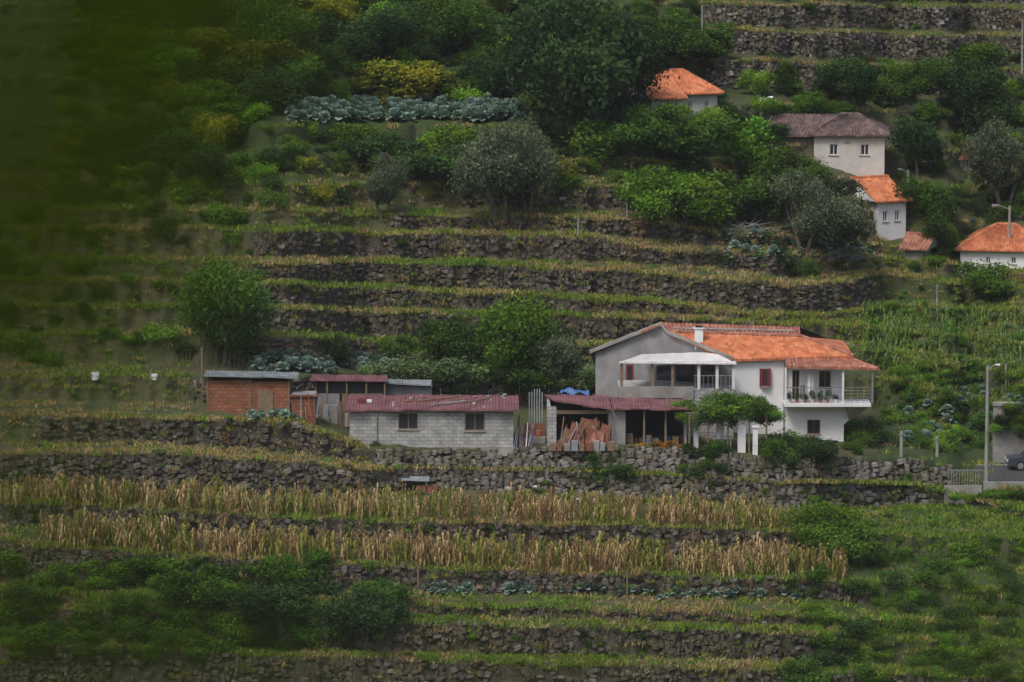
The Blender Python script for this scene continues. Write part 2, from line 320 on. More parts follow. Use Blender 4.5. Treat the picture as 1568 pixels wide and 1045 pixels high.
# ---------- dry stone walls ----------
g3=[(x,y,z) for x in (-1,0,1) for y in (-1,0,1) for z in (-1,0,1) if (x,y,z)!=(0,0,0)]; ix={p:i for i,p in enumerate(g3)}
SV=np.array(g3,float); SV=SV*(1-.36)+.36*SV/np.linalg.norm(SV,axis=1)[:,None]*1.25
SQ=[]
for ax in range(3):
    o=[q for q in range(3) if q!=ax]
    for sg in (-1,1):
        for a in (-1,0):
            for b in (-1,0):
                q=[]
                for da,db in ((0,0),(1,0),(1,1),(0,1)):
                    p=[0,0,0]; p[ax]=sg; p[o[0]]=a+da; p[o[1]]=b+db; q.append(ix[tuple(p)])
                SQ.append(q)
SQ=np.array(SQ)
def stonewall(name,ib,it,rs,sw,sh,mat,drop=.1,bright=0.,prot=0.,patch=0.):
    cen=[];siz=[]
    Bp,Tp=XYZ[ib],XYZ[it]
    for a,b in rs:
        a=max(a,-250); b=min(b,1820); xa=np.interp(a,us,Bp[:,0]); xb=np.interp(b,us,Bp[:,0])
        hmax=(Tp[:,2]-Bp[:,2])[(us>=a)&(us<=b)].max(); z=-.1
        while z<hmax:
            h=sh*rng.uniform(.7,1.35); n=int((xb-xa)/sw*1.2)+2; wd=sw*rng.uniform(.35,1.7,n); x=xa+np.cumsum(wd)-wd/2+rng.uniform(-.2,.2)
            ok=(x<xb); x=x[ok]; ww=wd[ok]
            uc=np.interp(x,Bp[:,0],us); zb=np.interp(uc,us,Bp[:,2]); zt=np.interp(uc,us,Tp[:,2]); yb=np.interp(uc,us,Bp[:,1]); yt=np.interp(uc,us,Tp[:,1])
            f=np.clip((z+h/2)/np.maximum(zt-zb,.05),0,1)
            pn=nz(x*.45+ib,z*.8,yb*0+ib*2.1)
            ok=(z+h*.6<zt-zb)&(rng.random(len(x))>drop+patch*(pn>.15))
            hv=h*rng.uniform(.7,1.35,len(x))
            wv=.06*np.sin(x*.9+ib)+.04*np.sin(x*2.3+z)
            c=np.stack([x,yb+(yt-yb)*f-prot+rng.normal(0,.05,len(x)),zb+z+h/2+rng.normal(0,.05,len(x))+wv],1)
            cen.append(c[ok]); siz.append(np.stack([ww/2*.97,np.full(len(x),.17),hv/2],1)[ok]); z+=h
    c=np.concatenate(cen); s=np.concatenate(siz); n=len(c)
    V=SV[None]*(1+rng.normal(0,.10,(n,26,3)))*s[:,None,:]
    th=rng.normal(0,.22,n); V2=V.copy(); V2[...,0]=V[...,0]*np.cos(th)[:,None]-V[...,2]*np.sin(th)[:,None]; V2[...,2]=V[...,0]*np.sin(th)[:,None]+V[...,2]*np.cos(th)[:,None]
    V2+=c[:,None,:]; Qs=SQ[None]+(np.arange(n)*26)[:,None,None]
    col=np.repeat(np.clip(rng.beta(2,2.6,n)+bright,0,1),26)
    me=fm(name,V2.reshape(-1,3),Qs.reshape(-1,4),[mat],col); link(bpy.data.objects.new(name,me)); return n
for k,(B,T,rs,gt) in enumerate(W):
    if rs==[(0,1)]: continue
    if k==6:
        stonewall('house_retaining_wall',11,14,[(575,1465)],.40,.27,M_stone2,.04,.0,.08,.12)
        stonewall('dry_stone_terrace_wall',13,14,[(60,560)],.34,.21,M_stone,.3,0,0,.4)
    elif k==5: stonewall('dry_stone_terrace_wall',11,12,[(-100,570)],.34,.21,M_stone,.3,0,0,.4)
    else: stonewall('dry_stone_terrace_wall',2*k+1,2*k+2,rs,.31,.19,M_stone,.28 if k<18 else .15,0 if k<18 else .15,0,.45 if k<18 else .1)
# ---------- plant meshes ----------
def leafquads(C,L,Wd,droop=0,r=rng):
    n=len(C); a=r.normal(size=(n,3)); a[:,2]-=droop; a/=np.linalg.norm(a,axis=1)[:,None]; b=r.normal(size=(n,3))
    b-=a*(a*b).sum(1)[:,None]; b/=np.linalg.norm(b,axis=1)[:,None]
    l=(L*r.uniform(.6,1.3,n))[:,None]; w_=(Wd*r.uniform(.6,1.3,n))[:,None]
    V=np.stack([C-a*l,C+b*w_-a*l*.2,C+a*l,C-b*w_-a*l*.2],1).reshape(-1,3)
    return V,np.arange(4*n).reshape(-1,4)
def limbs(segl,n=6):
    V=[];Q=[]
    for p,q,r0,r1 in segl:
        p=Vector(p);q=Vector(q); dd=(q-p).normalized(); a=dd.orthogonal().normalized(); b=dd.cross(a); i=len(V)
        for c,r in ((p,r0),(q,r1)):
            for j in range(n): th=2*math.pi*j/n; V.append(tuple(c+a*r*math.cos(th)+b*r*math.sin(th)))
        for j in range(n): Q.append((i+j,i+(j+1)%n,i+n+(j+1)%n,i+n+j))
    return np.array(V),np.array(Q)
def treemesh(name,seed,n,L,Wd,nl=14,cz=.6,rz=.4,rx=.5,trunk=.22,lr=(.07,.25),multi=1):
    r=np.random.default_rng(seed); lob=[]; sk=r.normal(0,.12,2)
    while len(lob)<nl:
        p=r.uniform(-1,1,3)
        if np.linalg.norm(p)>1: continue
        lob.append((np.array([p[0]*rx*.78+sk[0]*p[2],p[1]*rx*.78+sk[1]*p[2],cz+p[2]*rz*.8]),r.uniform(*lr)))
    C=[];col=[]
    wts=np.array([l[1]**2 for l in lob]); wts/=wts.sum()
    for (c,rad),wt in zip(lob,wts):
        m_=int(n*wt); dr=r.normal(size=(m_,3)); dr/=np.linalg.norm(dr,axis=1)[:,None]; rr=rad*(1-np.abs(r.normal(0,.28,m_)))*(1+.4*np.sin(dr[:,0]*6+seed)*np.sin(dr[:,2]*6+dr[:,1]*5))
        out=r.random(m_)<.1; rr[out]*=r.uniform(1.1,1.6,out.sum())
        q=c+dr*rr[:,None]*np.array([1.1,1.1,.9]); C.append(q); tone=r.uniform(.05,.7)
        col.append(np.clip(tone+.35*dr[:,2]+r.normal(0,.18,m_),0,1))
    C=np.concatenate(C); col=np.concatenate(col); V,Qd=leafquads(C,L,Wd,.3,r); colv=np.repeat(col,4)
    sg=[]
    for mI in range(multi):
        ox=(mI-(multi-1)/2)*.14; fk=(ox*1.6+r.normal(0,.02),r.normal(0,.02),trunk+.06)
        sg+=[((ox*.5,0,-.05),(ox,0,trunk*.5),.035,.028),((ox,0,trunk*.5),fk,.028,.022)]
        for c,rad in lob[mI::multi]:
            mid=(np.array(fk)+c)/2+np.array([0,0,-.03]); sg+=[(fk,tuple(mid),.016,.010),(tuple(mid),tuple(c),.010,.004)]
    LV,LQ=limbs(sg); n0=len(V); V=np.concatenate([V,LV]); Qd=np.concatenate([Qd,LQ+n0]); mi=np.r_[np.zeros(len(Qd)-len(LQ)),np.ones(len(LQ))]
    return fm(name,V,Qd,[LM['mid'],MB_bark],np.r_[colv,np.full(len(LV),.5)],mi)
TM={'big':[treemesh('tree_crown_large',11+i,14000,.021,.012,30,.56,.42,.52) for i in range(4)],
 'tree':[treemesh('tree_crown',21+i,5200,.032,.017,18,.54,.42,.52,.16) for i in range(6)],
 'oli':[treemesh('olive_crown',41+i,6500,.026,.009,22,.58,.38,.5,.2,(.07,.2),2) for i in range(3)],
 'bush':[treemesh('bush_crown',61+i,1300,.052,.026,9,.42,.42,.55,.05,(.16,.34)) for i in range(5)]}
def place(mesh,name,loc,sx,sz,mat,parent=None,rz=None,tilt=0):
    o=bpy.data.objects.new(name,mesh); o.location=[float(x) for x in loc]; o.rotation_euler=(rng.normal(0,tilt),rng.normal(0,tilt),rng.uniform(0,6.28) if rz is None else rz); o.scale=(sx*rng.uniform(.88,1.12),sx,sz)
    if parent is not None: o.parent=parent
    sc.collection.objects.link(o)
    if mat is not None: o.material_slots[0].link='OBJECT'; o.material_slots[0].material=mat
    return o
def tree(kind,name,u,v,wp,hp,mat,parent=None):
    p=G(u,v); s=(p[1]+DC)/F; ms=TM[kind]; return place(ms[rng.integers(len(ms))],name,p-np.array([0,0,.05]),wp*s,hp*s,LM[mat],parent,tilt=.06)
def incab(u,v,h=0): return 430<u<800 and 163<v<192+h
def scatter(name,regs):
    e=empty(name)
    for (u0,u1,v0,v1,n,h0,h1,pal) in regs:
        for _ in range(n):
            u=rng.uniform(u0,u1); v=rng.uniform(v0,v1); p=G(u,v); h=rng.uniform(h0,h1)
            if incab(u,v,h*14): continue
            place(TM['bush'][rng.integers(5)],'shrub',p-np.array([0,0,.08]),h*rng.uniform(.9,1.8),h,LM[pal[rng.integers(len(pal))]],e,tilt=.12)
for a in [('big','oak_tree',885,215,220,240,'dark'),('big','oak_tree',955,195,130,175,'dark'),('big','oak_tree',825,150,110,140,'dark'),
 ('oli','olive_tree',765,335,150,168,'olive'),('oli','olive_tree',808,333,115,150,'olive'),('oli','olive_tree',592,340,80,110,'olive'),
 ('tree','fig_tree',1050,352,135,98,'bright'),('tree','fig_tree',1000,347,95,85,'bright'),('tree','fig_tree',1125,345,120,90,'mid'),
 ('tree','walnut_tree',1130,262,110,98,'bright'),('tree','walnut_tree',1060,258,120,82,'mid'),('tree','walnut_tree',995,245,100,100,'mid'),('tree','walnut_tree',930,255,110,80,'mid'),('tree','walnut_tree',1025,205,60,50,'bright'),('tree','walnut_tree',1085,222,70,60,'bright'),
 ('oli','olive_tree',1230,388,120,125,'olive'),('tree','plum_tree',1185,345,90,110,'mid'),('tree','plum_tree',1288,394,90,110,'olive'),('oli','olive_tree',1225,305,110,80,'mid'),('tree','plum_tree',1180,290,90,80,'mid'),('tree','plum_tree',1280,310,90,52,'olive'),
 ('big','oak_tree',1295,165,110,85,'dark'),('tree','oak_tree',1405,270,80,95,'dark'),('tree','oak_tree',1425,350,80,85,'mid'),('big','oak_tree',1490,215,140,130,'dark'),('big','oak_tree',1400,165,100,80,'mid'),
 ('oli','olive_tree',1540,325,130,150,'olive'),('tree','lemon_tree',1442,392,64,66,'mid'),('tree','lemon_tree',1512,465,80,74,'mid'),('tree','lemon_tree',1495,120,90,55,'bright'),
 ('big','kiwi_tree',778,590,130,150,'bright'),('tree','orange_tree',505,558,64,62,'dark'),('tree','orange_tree',605,560,60,54,'mid'),('tree','orange_tree',690,570,90,100,'mid'),
 ('tree','kiwi_arbour_vine',640,604,110,66,'pale'),('tree','kiwi_arbour_vine',720,606,120,70,'pale'),('tree','kiwi_arbour_vine',810,604,100,62,'mid'),
 ('big','chestnut_tree',345,560,160,175,'mid'),('tree','peach_tree',855,590,70,90,'olive'),('tree','peach_tree',900,604,60,56,'pale'),
 ('big','elder_tree',1262,848,110,82,'bright'),('tree','elder_tree',1300,865,110,70,'mid'),
 ('big','chestnut_tree',420,110,150,120,'mid'),('big','chestnut_tree',560,120,130,105,'dark'),('big','chestnut_tree',690,90,140,110,'mid'),('big','chestnut_tree',330,60,150,110,'mid'),('tree','chestnut_tree',490,60,120,60,'yel'),('tree','chestnut_tree',600,70,100,70,'bright'),
 ('tree','willow_tree',560,995,120,100,'dark'),('tree','willow_tree',430,965,150,80,'dark'),('tree','willow_tree',300,940,120,90,'mid')]:
    tree(*a)
F1=['dark','mid','mid','bright','bright','yel','bright']
e=empty('upper_hillside_woodland')
for _ in range(120):
    u=rng.uniform(150,870); v=rng.uniform(-20,300); h=rng.uniform(35,75)
    if incab(u,v,h): continue
    tree('tree','woodland_tree',u,v,h*rng.uniform(.9,1.9),h,['dark','mid','mid','mid','bright','yel','dark'][rng.integers(7)],e)
for _ in range(60):
    u=rng.uniform(1110,1620); v=rng.uniform(130,345); h=rng.uniform(30,50)
    if 1225<u<1400 and v>195: continue
    tree('tree','woodland_tree',u,v,h*rng.uniform(.9,1.6),h,['dark','mid','olive','mid','bright'][rng.integers(5)],e)
for _ in range(14): tree('tree','woodland_tree',rng.uniform(960,1100),rng.uniform(60,110),rng.uniform(60,100),rng.uniform(40,70),['dark','mid','mid'][rng.integers(3)],e)
scatter('hillside_shrubs',[(100,870,-10,320,450,.6,1.8,F1),(820,1110,190,300,70,.6,1.4,F1),(900,1110,-20,110,50,.5,1.2,['mid','olive','mid']),(1090,1240,125,420,60,.5,1.4,['dark','mid','olive','mid']),(1390,1600,125,420,100,.5,1.4,['dark','mid','olive','mid']),
 (1240,1400,275,300,14,.5,1.0,['mid','olive']),(1380,1480,380,410,16,.4,.8,['mid','bright']),
 (-60,400,300,560,80,.5,1.4,['mid','bright','dark']),(600,880,520,590,50,.6,1.4,['mid','dark','pale']),(400,1300,330,560,55,.2,.6,['olive','brown','mid']),
 (-60,600,865,1010,190,.5,1.5,['dark','mid','mid','bright']),(1210,1620,850,1050,130,.5,1.3,['mid','dark','mid','bright']),(600,1250,880,1040,110,.2,.5,['mid','bright','olive','brown']),
 (600,1450,735,775,60,.25,.6,['mid','bright','olive','mid']),(900,965,695,745,16,.5,1.0,['mid','dark']),(1050,1110,695,735,14,.5,1.0,['mid','dark']),(1150,1220,700,730,10,.4,.8,['mid']),(1230,1440,700,740,22,.25,.6,['mid','olive','bright']),(-60,580,640,760,60,.2,.5,['olive','mid','brown']),(-60,1300,770,850,30,.3,.6,['mid','olive']),(1220,1600,775,850,60,.2,.6,['bright','mid','bright']),(1100,1620,-20,110,60,.3,.9,['mid','olive','brown'])])
scatter('kitchen_garden_plants',[(1330,1600,470,560,130,.3,.7,['pale','bright','bright']),(1350,1600,560,690,200,.3,.9,['mid','mid','bright']),(1290,1420,400,470,25,.2,.5,['bright','mid']),(560,870,545,600,45,.7,1.2,['pale','mid']),(320,520,634,644,14,.2,.4,['mid','bright'])])
scatter('clipped_garden_hedge',[(1170,1262,690,703,30,.9,1.4,['mid','dark']),(1290,1345,660,700,12,.8,1.2,['mid']),(1052,1110,692,700,8,.6,.9,['mid','dark']),(1430,1480,660,700,8,.6,1.1,['mid','bright'])])
scatter('marigold_bed',[(965,1045,684,688,10,.3,.55,['orangefl']),(1180,1260,700,702,3,.3,.5,['orangefl'])])
# grass
def grasstpl(seed,n,hh,wd=.03):
    r=np.random.default_rng(seed); b=np.stack([r.normal(0,.28,n),r.normal(0,.2,n),np.full(n,-.04)],1); h=hh*r.uniform(.4,1.2,n); th=r.uniform(0,6.28,n); ln_=r.uniform(.1,.8,n)*h; az=r.uniform(0,6.28,n)
    side=np.stack([np.cos(th),np.sin(th),0*th],1)*wd; tip=b+np.stack([np.cos(az)*ln_,np.sin(az)*ln_,h],1); mid=b*.5+tip*.5+np.array([0,0,.12])*h[:,None]
    V=np.stack([b-side,b+side,mid+side*.7,mid-side*.7,tip-side*.15,tip+side*.15],1).reshape(-1,3); i=np.arange(n)*6
    return V,np.concatenate([np.stack([i,i+1,i+2,i+3],1),np.stack([i+3,i+2,i+5,i+4],1)]),np.repeat(r.random(n),6)
GM=[grasstpl(80+i,34,.26) for i in range(8)]
GB=Batch('terrace_grass')
def dryness(u,v):
    if v>620 and v<735 and u<560: return .65
    if v<440 and 900<u<1350: return .72
    if 430<v<700 and u>1300: return .08
    if v>770 and u>1250: return .06
    return .26+.34*math.sin(u*.011+v*.07)
def gmat(u,v):
    r_=.8 if (v>770 and u>1250) or v>880 or v<560 and u<900 else .5
    return 'gdry' if rng.random()<dryness(u,v) else ('gyel' if rng.random()<1-r_ else 'ggreen')
for k in range(len(W)):
    it=2*k+2
    for x in np.arange(-100,1660,6.):
        u=x+rng.uniform(-4,4); c=np.argmin(abs(us-u)); p=XYZ[it,c]; v=VV[it,c]
        if k>=15 and u<850 and rng.random()<.6: continue
        if k in (5,6) and 560<u<1465: continue
        if k==7 and 300<u<1340: continue
        for q in range(2):
            pp=p+np.array([0,rng.uniform(-.1,.8),.0]); sz=rng.uniform(.5,1.3); GB.add(GM[rng.integers(8)],pp,sz,sz*rng.uniform(.5,1.1)*(1+.4*math.sin(u*.05+k)),gmat(u,v),.15)
for _ in range(6400):
    k=rng.integers(0,15); u=rng.uniform(-80,1640); c=np.argmin(abs(us-u)); f=rng.random()
    if rng.random()<.12: k=4 if rng.random()<.5 else 5; u=rng.uniform(1210,1640); c=np.argmin(abs(us-u))
    if k in(6,7) and 300<u<1350: continue
    p=XYZ[2*k+2,c]*(1-f)+XYZ[min(2*k+3,len(rows)-1),c]*f; sz=rng.uniform(.6,1.3); GB.add(GM[rng.integers(8)],p,sz*1.3,sz*.8,gmat(u,VV[2*k+2,c]))
for _ in range(5200):
    k=rng.integers(0,16); u=rng.uniform(-80,1640); c=np.argmin(abs(us-u)); f=rng.random(); stony=inr(W[k][2],np.array([float(u)]))[0]
    if stony>.5 and rng.random()<.45: continue
    if k in (5,6) and u>575 and rng.random()<.75: continue
    p=XYZ[2*k+1,c]*(1-f)+XYZ[2*k+2,c]*f+np.array([0,-.12*stony,0]); sz=rng.uniform(.5,1.1); GB.add(GM[rng.integers(8)],p,sz,sz,['gdry','gyel','ggreen','brown','brown'][rng.integers(5)] if stony>.5 else gmat(u,VV[2*k+2,c]),.4)
GB.build()
# corn
def corntpl(seed):
    r=np.random.default_rng(seed); V=[];Q=[];col=[]
    for s_ in range(2):
        bx,by=r.normal(0,.1,2); lean=r.normal(0,.1,2); top=1.75*r.uniform(.75,1.1)
        def P3(f): return np.array([bx+lean[0]*f,by+lean[1]*f,f*top])
        i=len(V)
        for f,rad in ((0,.022),(1,.01)):
            for j in range(3): V.append(P3(f)+rad*np.array([math.cos(j*2.1),math.sin(j*2.1),0])); col.append(.7)
        for j in range(3): Q.append((i+j,i+(j+1)%3,i+3+(j+1)%3,i+3+j))
        for l in range(9):
            f=.15+.8*l/9+r.uniform(-.03,.03); az=(l%2)*math.pi+r.normal(0,.6)+s_; L=r.uniform(.3,.6); d=np.array([math.cos(az),math.sin(az),0]); sd=np.array([-d[1],d[0],0])*.046; b=P3(f); cc=r.uniform(0,1)
            pts=[b,b+d*L*.22+np.array([0,0,.14]),b+d*L*.42+np.array([0,0,.0]),b+d*L*.5+np.array([0,0,-.32*r.uniform(.6,1.5)])]; i=len(V)
            for a,p in enumerate(pts):
                ww=[.6,1,1,.2][a]; V+= [p-sd*ww,p+sd*ww]; col+=[cc,cc]
            for a in range(3): Q.append((i+2*a,i+2*a+1,i+2*a+3,i+2*a+2))
    return np.array(V),np.array(Q),np.array(col)
CM=[corntpl(100+i) for i in range(12)]
CB=Batch('dry_corn_field')
for (it,u0,u1,fs,hh) in ((8,60,1292,(.05,.17,.29,.41,.5),1.08),(10,0,1205,(.04,.14,.24,.34,.42),.92)):
    for f in fs:
        u=u0+rng.uniform(0,5)
        while u<u1:
            c=np.argmin(abs(us-u)); f2=f+rng.normal(0,.015); p=XYZ[it,c]*(1-f2)+XYZ[it+1,c]*f2; gap=.5+.5*math.sin(u*.04+it)*math.sin(u*.013+f*3)
            if rng.random()<.38+.5*gap:
                s=hh*rng.uniform(.55,1.14)*(.88+.12*gap); g_=rng.random(); CB.add(CM[rng.integers(12)],p,s*1.05,s,'corng' if g_<.2+.35*(math.sin(u*.025+it)>.4) else 'corn',.09,rng.normal(.04,.25))
            u+=rng.uniform(4.5,9)
CB.build()
CG=Batch('green_maize_rows')
for vr in np.arange(482,690,11):
    u=1318+max(0,(vr-560)*.35)+rng.uniform(0,6)
    while u<1640:
        p=G(u,vr+rng.normal(0,1.2)+(u-1450)*.06); s=rng.uniform(.35,.62)*(1.0 if vr<580 else .7)
        if rng.random()<(.85 if vr<570 else .35): CG.add(CM[rng.integers(12)],p,s*1.3,s,'cornfresh',.1,rng.normal(0,.2))
        u+=rng.uniform(5,11)
CG.build()
# cabbages
def cabtpl(seed):
    r=np.random.default_rng(seed); V=[];Q=[];col=[]
    for l in range(16):
        az=l*2.4+r.normal(0,.2); el=.15+1.1*l/16; d=np.array([math.cos(az)*math.cos(el),math.sin(az)*math.cos(el),math.sin(el)]); sd=np.array([-math.sin(az),math.cos(az),0]); L=.34*(1-.3*l/16); b=np.array([0,0,.12]); cc=r.uniform(.1,1); i=len(V)
        for f,ww in ((.1,.03),(.5,.12),(.85,.14),(1.,.06)):
            p=b+d*L*f-np.array([0,0,.12*f*f*(1-l/16)]); V+=[p-sd*ww+[0,0,.03],p,p+sd*ww+[0,0,.03]]; col+=[cc]*3
        for a in range(3):
            for s in range(2): q=i+a*3+s; Q.append((q,q+1,q+4,q+3))
    return np.array(V),np.array(Q),np.array(col)
KM=[cabtpl(i) for i in range(4)]
KB=Batch('cabbage_patch')
for (u0,u1,v0,v1,n,s0) in ((640,1000,903,911,60,1.0),(1000,1230,912,920,28,1.0),(440,800,163,188,240,1.6),(380,640,551,572,120,1.25),(1090,1330,352,400,90,1.1),(1380,1560,600,680,60,1.1),(380,450,638,646,12,1.1)):
    for _ in range(n):
        p=G(rng.uniform(u0,u1),rng.uniform(v0,v1)); s=s0*rng.uniform(.6,1.4); KB.add(KM[rng.integers(4)],p,s,s*rng.uniform(1,1.5),'cab',.15)
KB.build()
# ---------- white house ----------
def X(u,y): return P(u,600,y)[0]
def Z(v,y): return P(784,v,y)[2]
y=G(1200,670)[1]
E=empty('white_house',P(1180,670,y)); zb=Z(690,y)-1
b=MB()
A=P(912,541,y+5); Bc=P(1125,549,y); ap=P(1012,498,y+2.55); ap2=P(1023,511,y+2.35)
b.poly([(A[0],A[1],zb),(Bc[0],Bc[1],zb),Bc,ap2,ap,A],M_grey)
C=P(1203,549,y+.3); b.poly([(Bc[0],Bc[1],zb),(C[0],C[1],zb),C,Bc],M_white)
D=P(1290,548,y+.9); Dr=(D[0],y+8.5); Ar=(A[0]+1.5,y+10)
x0,x1=X(1203,y),X(1292,y+.6); zt=Z(548,y)
yw=y+.6
hol=[(X(1213,yw),X(1224,yw),Z(616,yw),Z(567,yw)),(X(1254,yw),X(1272,yw),Z(594,yw),Z(568,yw))]
b.wall(x0,x1,Z(617,y)-.3,zt,yw,.3,hol,M_white,fr=M_wood)
b.wall(x0,X(1292,y),zb,Z(622,y)-.01,y-.3,.8,[(X(1236,y),X(1256,y),Z(664,y),Z(642,y))],M_white,fr=M_redf)
b.poly([(x1,yw+.3,zb),(x1,Dr[1],zb),(x1,Dr[1],zt),(x1,yw+.3,zt)],M_white)
b.poly([(x1,Dr[1],zb),(Ar[0],Ar[1],zb),(Ar[0],Ar[1],zt),(x1,Dr[1],zt)],M_grey); b.poly([(Ar[0],Ar[1],zb),(A[0],A[1],zb),A,(Ar[0],Ar[1],A[2])],M_grey)
b.cyl((C[0]-.08,C[1]-.1,zb),(C[0]-.08,C[1]-.1,C[2]),.05,.05,M_metal)
b.obj('walls',E)
b=MB()
P2=P(1228,516,y+3.3); ev=P(1308,546,y+.4); evB=P(1120,551,y-.35)
b.corr(evB,ev,P2,P(1021,509,y+2.3),.26,.05,M_tile,.08)
b.poly([ev,(ev[0],Dr[1]+.3,ev[2]),P2],M_tile)
r0=P(1008,497,y+2.2)
b.corr(P(1021,510,y+2.7),P(1226,515,y+3.5),P(1224,501,y+5.5),P(1012,494,y+4.8),.26,.04,M_tileo,.08)
b.slab([P(903,540,y+5.2),r0+[0,0,.02],P(1014,494,y+4.9),P(940,528,y+10)],.14,M_tileo)
b.poly([P(1012,494,y+4.82),P(1224,501,y+5.52),(Dr[0],Dr[1]+.3,zt),(Ar[0],Ar[1]+.3,A[2])],M_tileo)
for p,q in ((P(903,539,y+4.95),P(1012,496,y+2.35)),(P(1012,496,y+2.35),P(1022,509,y+2.15)),(P(1022,509,y+2.15),P(1122,549,y-.3))):
    b.slab([p+[0,-.12,.1],q+[0,-.12,.1],q+[0,.25,.1],p+[0,.25,.1]],.2,M_conc)
b.corr(P(1204,561,y-1.6),P(1347,564,y-1.6),P(1306,548,y+.7),P(1202,546,y+.35),.26,.045,M_tileo,.1)
for p,q in ((P(1021,509,y+2.35),P2),(P2,ev)): b.cyl(p+[0,0,.03],q+[0,0,.03],.12,.12,M_tileo)
b.cyl(P(1030,503,y+3.6),P(1215,507,y+4.4),.07,.07,M_conc)
b.obj('tiled_roof',E)
b=MB()
cx=P(1070,521,y+1.6); b.box(cx[0]-.26,cx[0]+.26,cx[1]-.25,cx[1]+.25,cx[2]-.6,cx[2]+.75,M_white); b.box(cx[0]-.34,cx[0]+.34,cx[1]-.33,cx[1]+.33,cx[2]+.752,cx[2]+.82,M_white)
b.box(cx[0]-.2,cx[0]+.2,cx[1]-.2,cx[1]+.2,cx[2]+.822,cx[2]+.94,M_dark); b.box(cx[0]-.3,cx[0]+.3,cx[1]-.3,cx[1]+.3,cx[2]+.942,cx[2]+1.0,M_tileo); b.obj('chimney',E)
b=MB()
ys=y-1.5; zs=Z(618,ys); xr=X(1334,ys)
b.box(X(1201,ys),xr,ys,y+.55,zs-.22,zs,M_white)
b.poly([(X(1292,y),y-.31,zs-.221),(xr-.05,y-.31,zs-.221),(X(1292,y),y-.31,zs-1.5)],M_white); b.poly([(X(1292,y),ys+.2,zs-.221),(xr-.05,ys+.2,zs-.221),(X(1300,y),y-.3,zs-1.3)],M_conc)
for uu in (1203,1291,1336): xx=X(uu,ys)-.06; b.box(xx,xx+.12,ys+.05,ys+.17,zs,Z(564,ys),M_white if uu<1300 else M_metal)
zr=Z(594,ys)
for k in range(5): b.box(X(1292,ys)+.1,xr-.02,ys+.09,ys+.12,zs+.15+k*(zr-zs-.15)/4,zs+.18+k*(zr-zs-.15)/4,M_metal)
for k in range(4): xx=X(1292,ys)+.5+k*.38; b.box(xx,xx+.03,ys+.085,ys+.125,zs,zr,M_metal)
b.box(X(1203,ys),X(1291,ys),ys+.08,ys+.14,zr-.03,zr+.02,M_metal)
for k in range(13): xx=X(1204,ys)+k*.27; b.box(xx,xx+.025,ys+.1,ys+.12,zs,zr-.031,M_metal)
b.obj('balcony',E)
b=MB()
wx0,wx1=X(1163,y),X(1180,y); wy=y+.11; b.window(wx0+.17,wx1-.17,Z(592,y),Z(565,y),wy-.07,M_redf); b.box(wx0,wx0+.17,wy-.12,wy+.1,Z(592,y),Z(565,y),M_redf); b.box(wx1-.17,wx1,wy-.12,wy+.1,Z(592,y),Z(565,y),M_redf); b.obj('shuttered_window',E)
b=MB()
yp=y-2.2; zf=Z(597,yp); 
b.box(X(948,yp),X(1124,yp),yp+.01,y+2.5,zb,zf-.02,M_block)
b.box(X(948,yp),X(1062,yp),yp-.12,yp,Z(612,yp),Z(592,yp),M_conc)
for uu in (952,999,1030,1070,1098,1123):
    xx=X(uu,yp); b.box(xx-.09,xx+.09,yp+.02,yp+.2,zf,Z(558,yp)+.05,M_wfr if uu>1060 else M_wood)
for k in range(9): xx=X(1064,yp)+k*.27; b.box(xx,xx+.03,yp+.08,yp+.11,zf,zf+.85,M_metal)
b.box(X(1062,yp),X(1122,yp),yp+.07,yp+.12,zf+.85,zf+.9,M_metal)
b.box(X(948,yp),X(1127,yp),yp-.02,yp+.012,Z(558,yp)+.05,Z(558,yp)+.2,M_wfr)
b.corr(P(949,555,yp-.2),P(1128,557,yp-.2),P(1090,539,y+.9),P(982,543,y+2.6),.3,.02,M_wfr,.05)
def onw(uu,vv,o=.06):
    f=(1125-uu)/(1125-912); return P(uu,vv,y+5*f-o)
for (a,c) in ((1006,1028),(1036,1062),(1076,1092)):
    b.poly([onw(a,596),onw(c,596),onw(c,560),onw(a,560)],M_glass)
    for q in ((a-1.5,a),(c,c+1.5)): b.poly([onw(q[0],596,.09),onw(q[1],596,.09),onw(q[1],559,.09),onw(q[0],559,.09)],M_wood)
b.poly([onw(958,592),onw(970,592),onw(970,558),onw(958,558)],M_redf); b.poly([onw(961,589,.09),onw(967,589,.09),onw(967,561,.09),onw(961,561,.09)],M_glass)
b.obj('porch',E)
b=MB()
for k in range(7):
    xx=X(1206,ys)+.15+k*.48; b.cyl((xx,ys+.3,zs),(xx,ys+.3,zs+.22),.08,.12,M_pot if k%3 else M_wfr)
b.obj('flower_pots',E)
e2=empty('balcony_flowers')
for k in range(7):
    xx=X(1206,ys)+.15+k*.48; hh=rng.uniform(.35,.8); place(TM['bush'][k%4],'flower',(xx,ys+.3,zs+.18),.4,hh,LM['mid' if k%2 else 'dark'],e2)
def cloth(name,u,v0,v1,yy,wm,mat):
    b=MB(); n=8; z0,z1=Z(v1,yy),Z(v0,yy); x=X(u,yy)
    for i in range(n):
        a,c=i/n,(i+1)/n; f=lambda t,z:(x+(t-.5)*wm,yy+.06*math.sin(t*9)+.02*z,z)
        b.poly([f(a,z0),f(c,z0+.05*math.sin(c*7)),f(c,z1),f(a,z1)],mat)
    return b.obj(name)
cloth('hanging_laundry',1240,575,612,ys+.5,.4,M_fab); cloth('hanging_laundry',1229,590,612,ys+.6,.3,M_grey)
p0=G(1115,693); yq=p0[1]; E=empty('vine_pergola',p0); b=MB(); ztp=Z(634,yq)
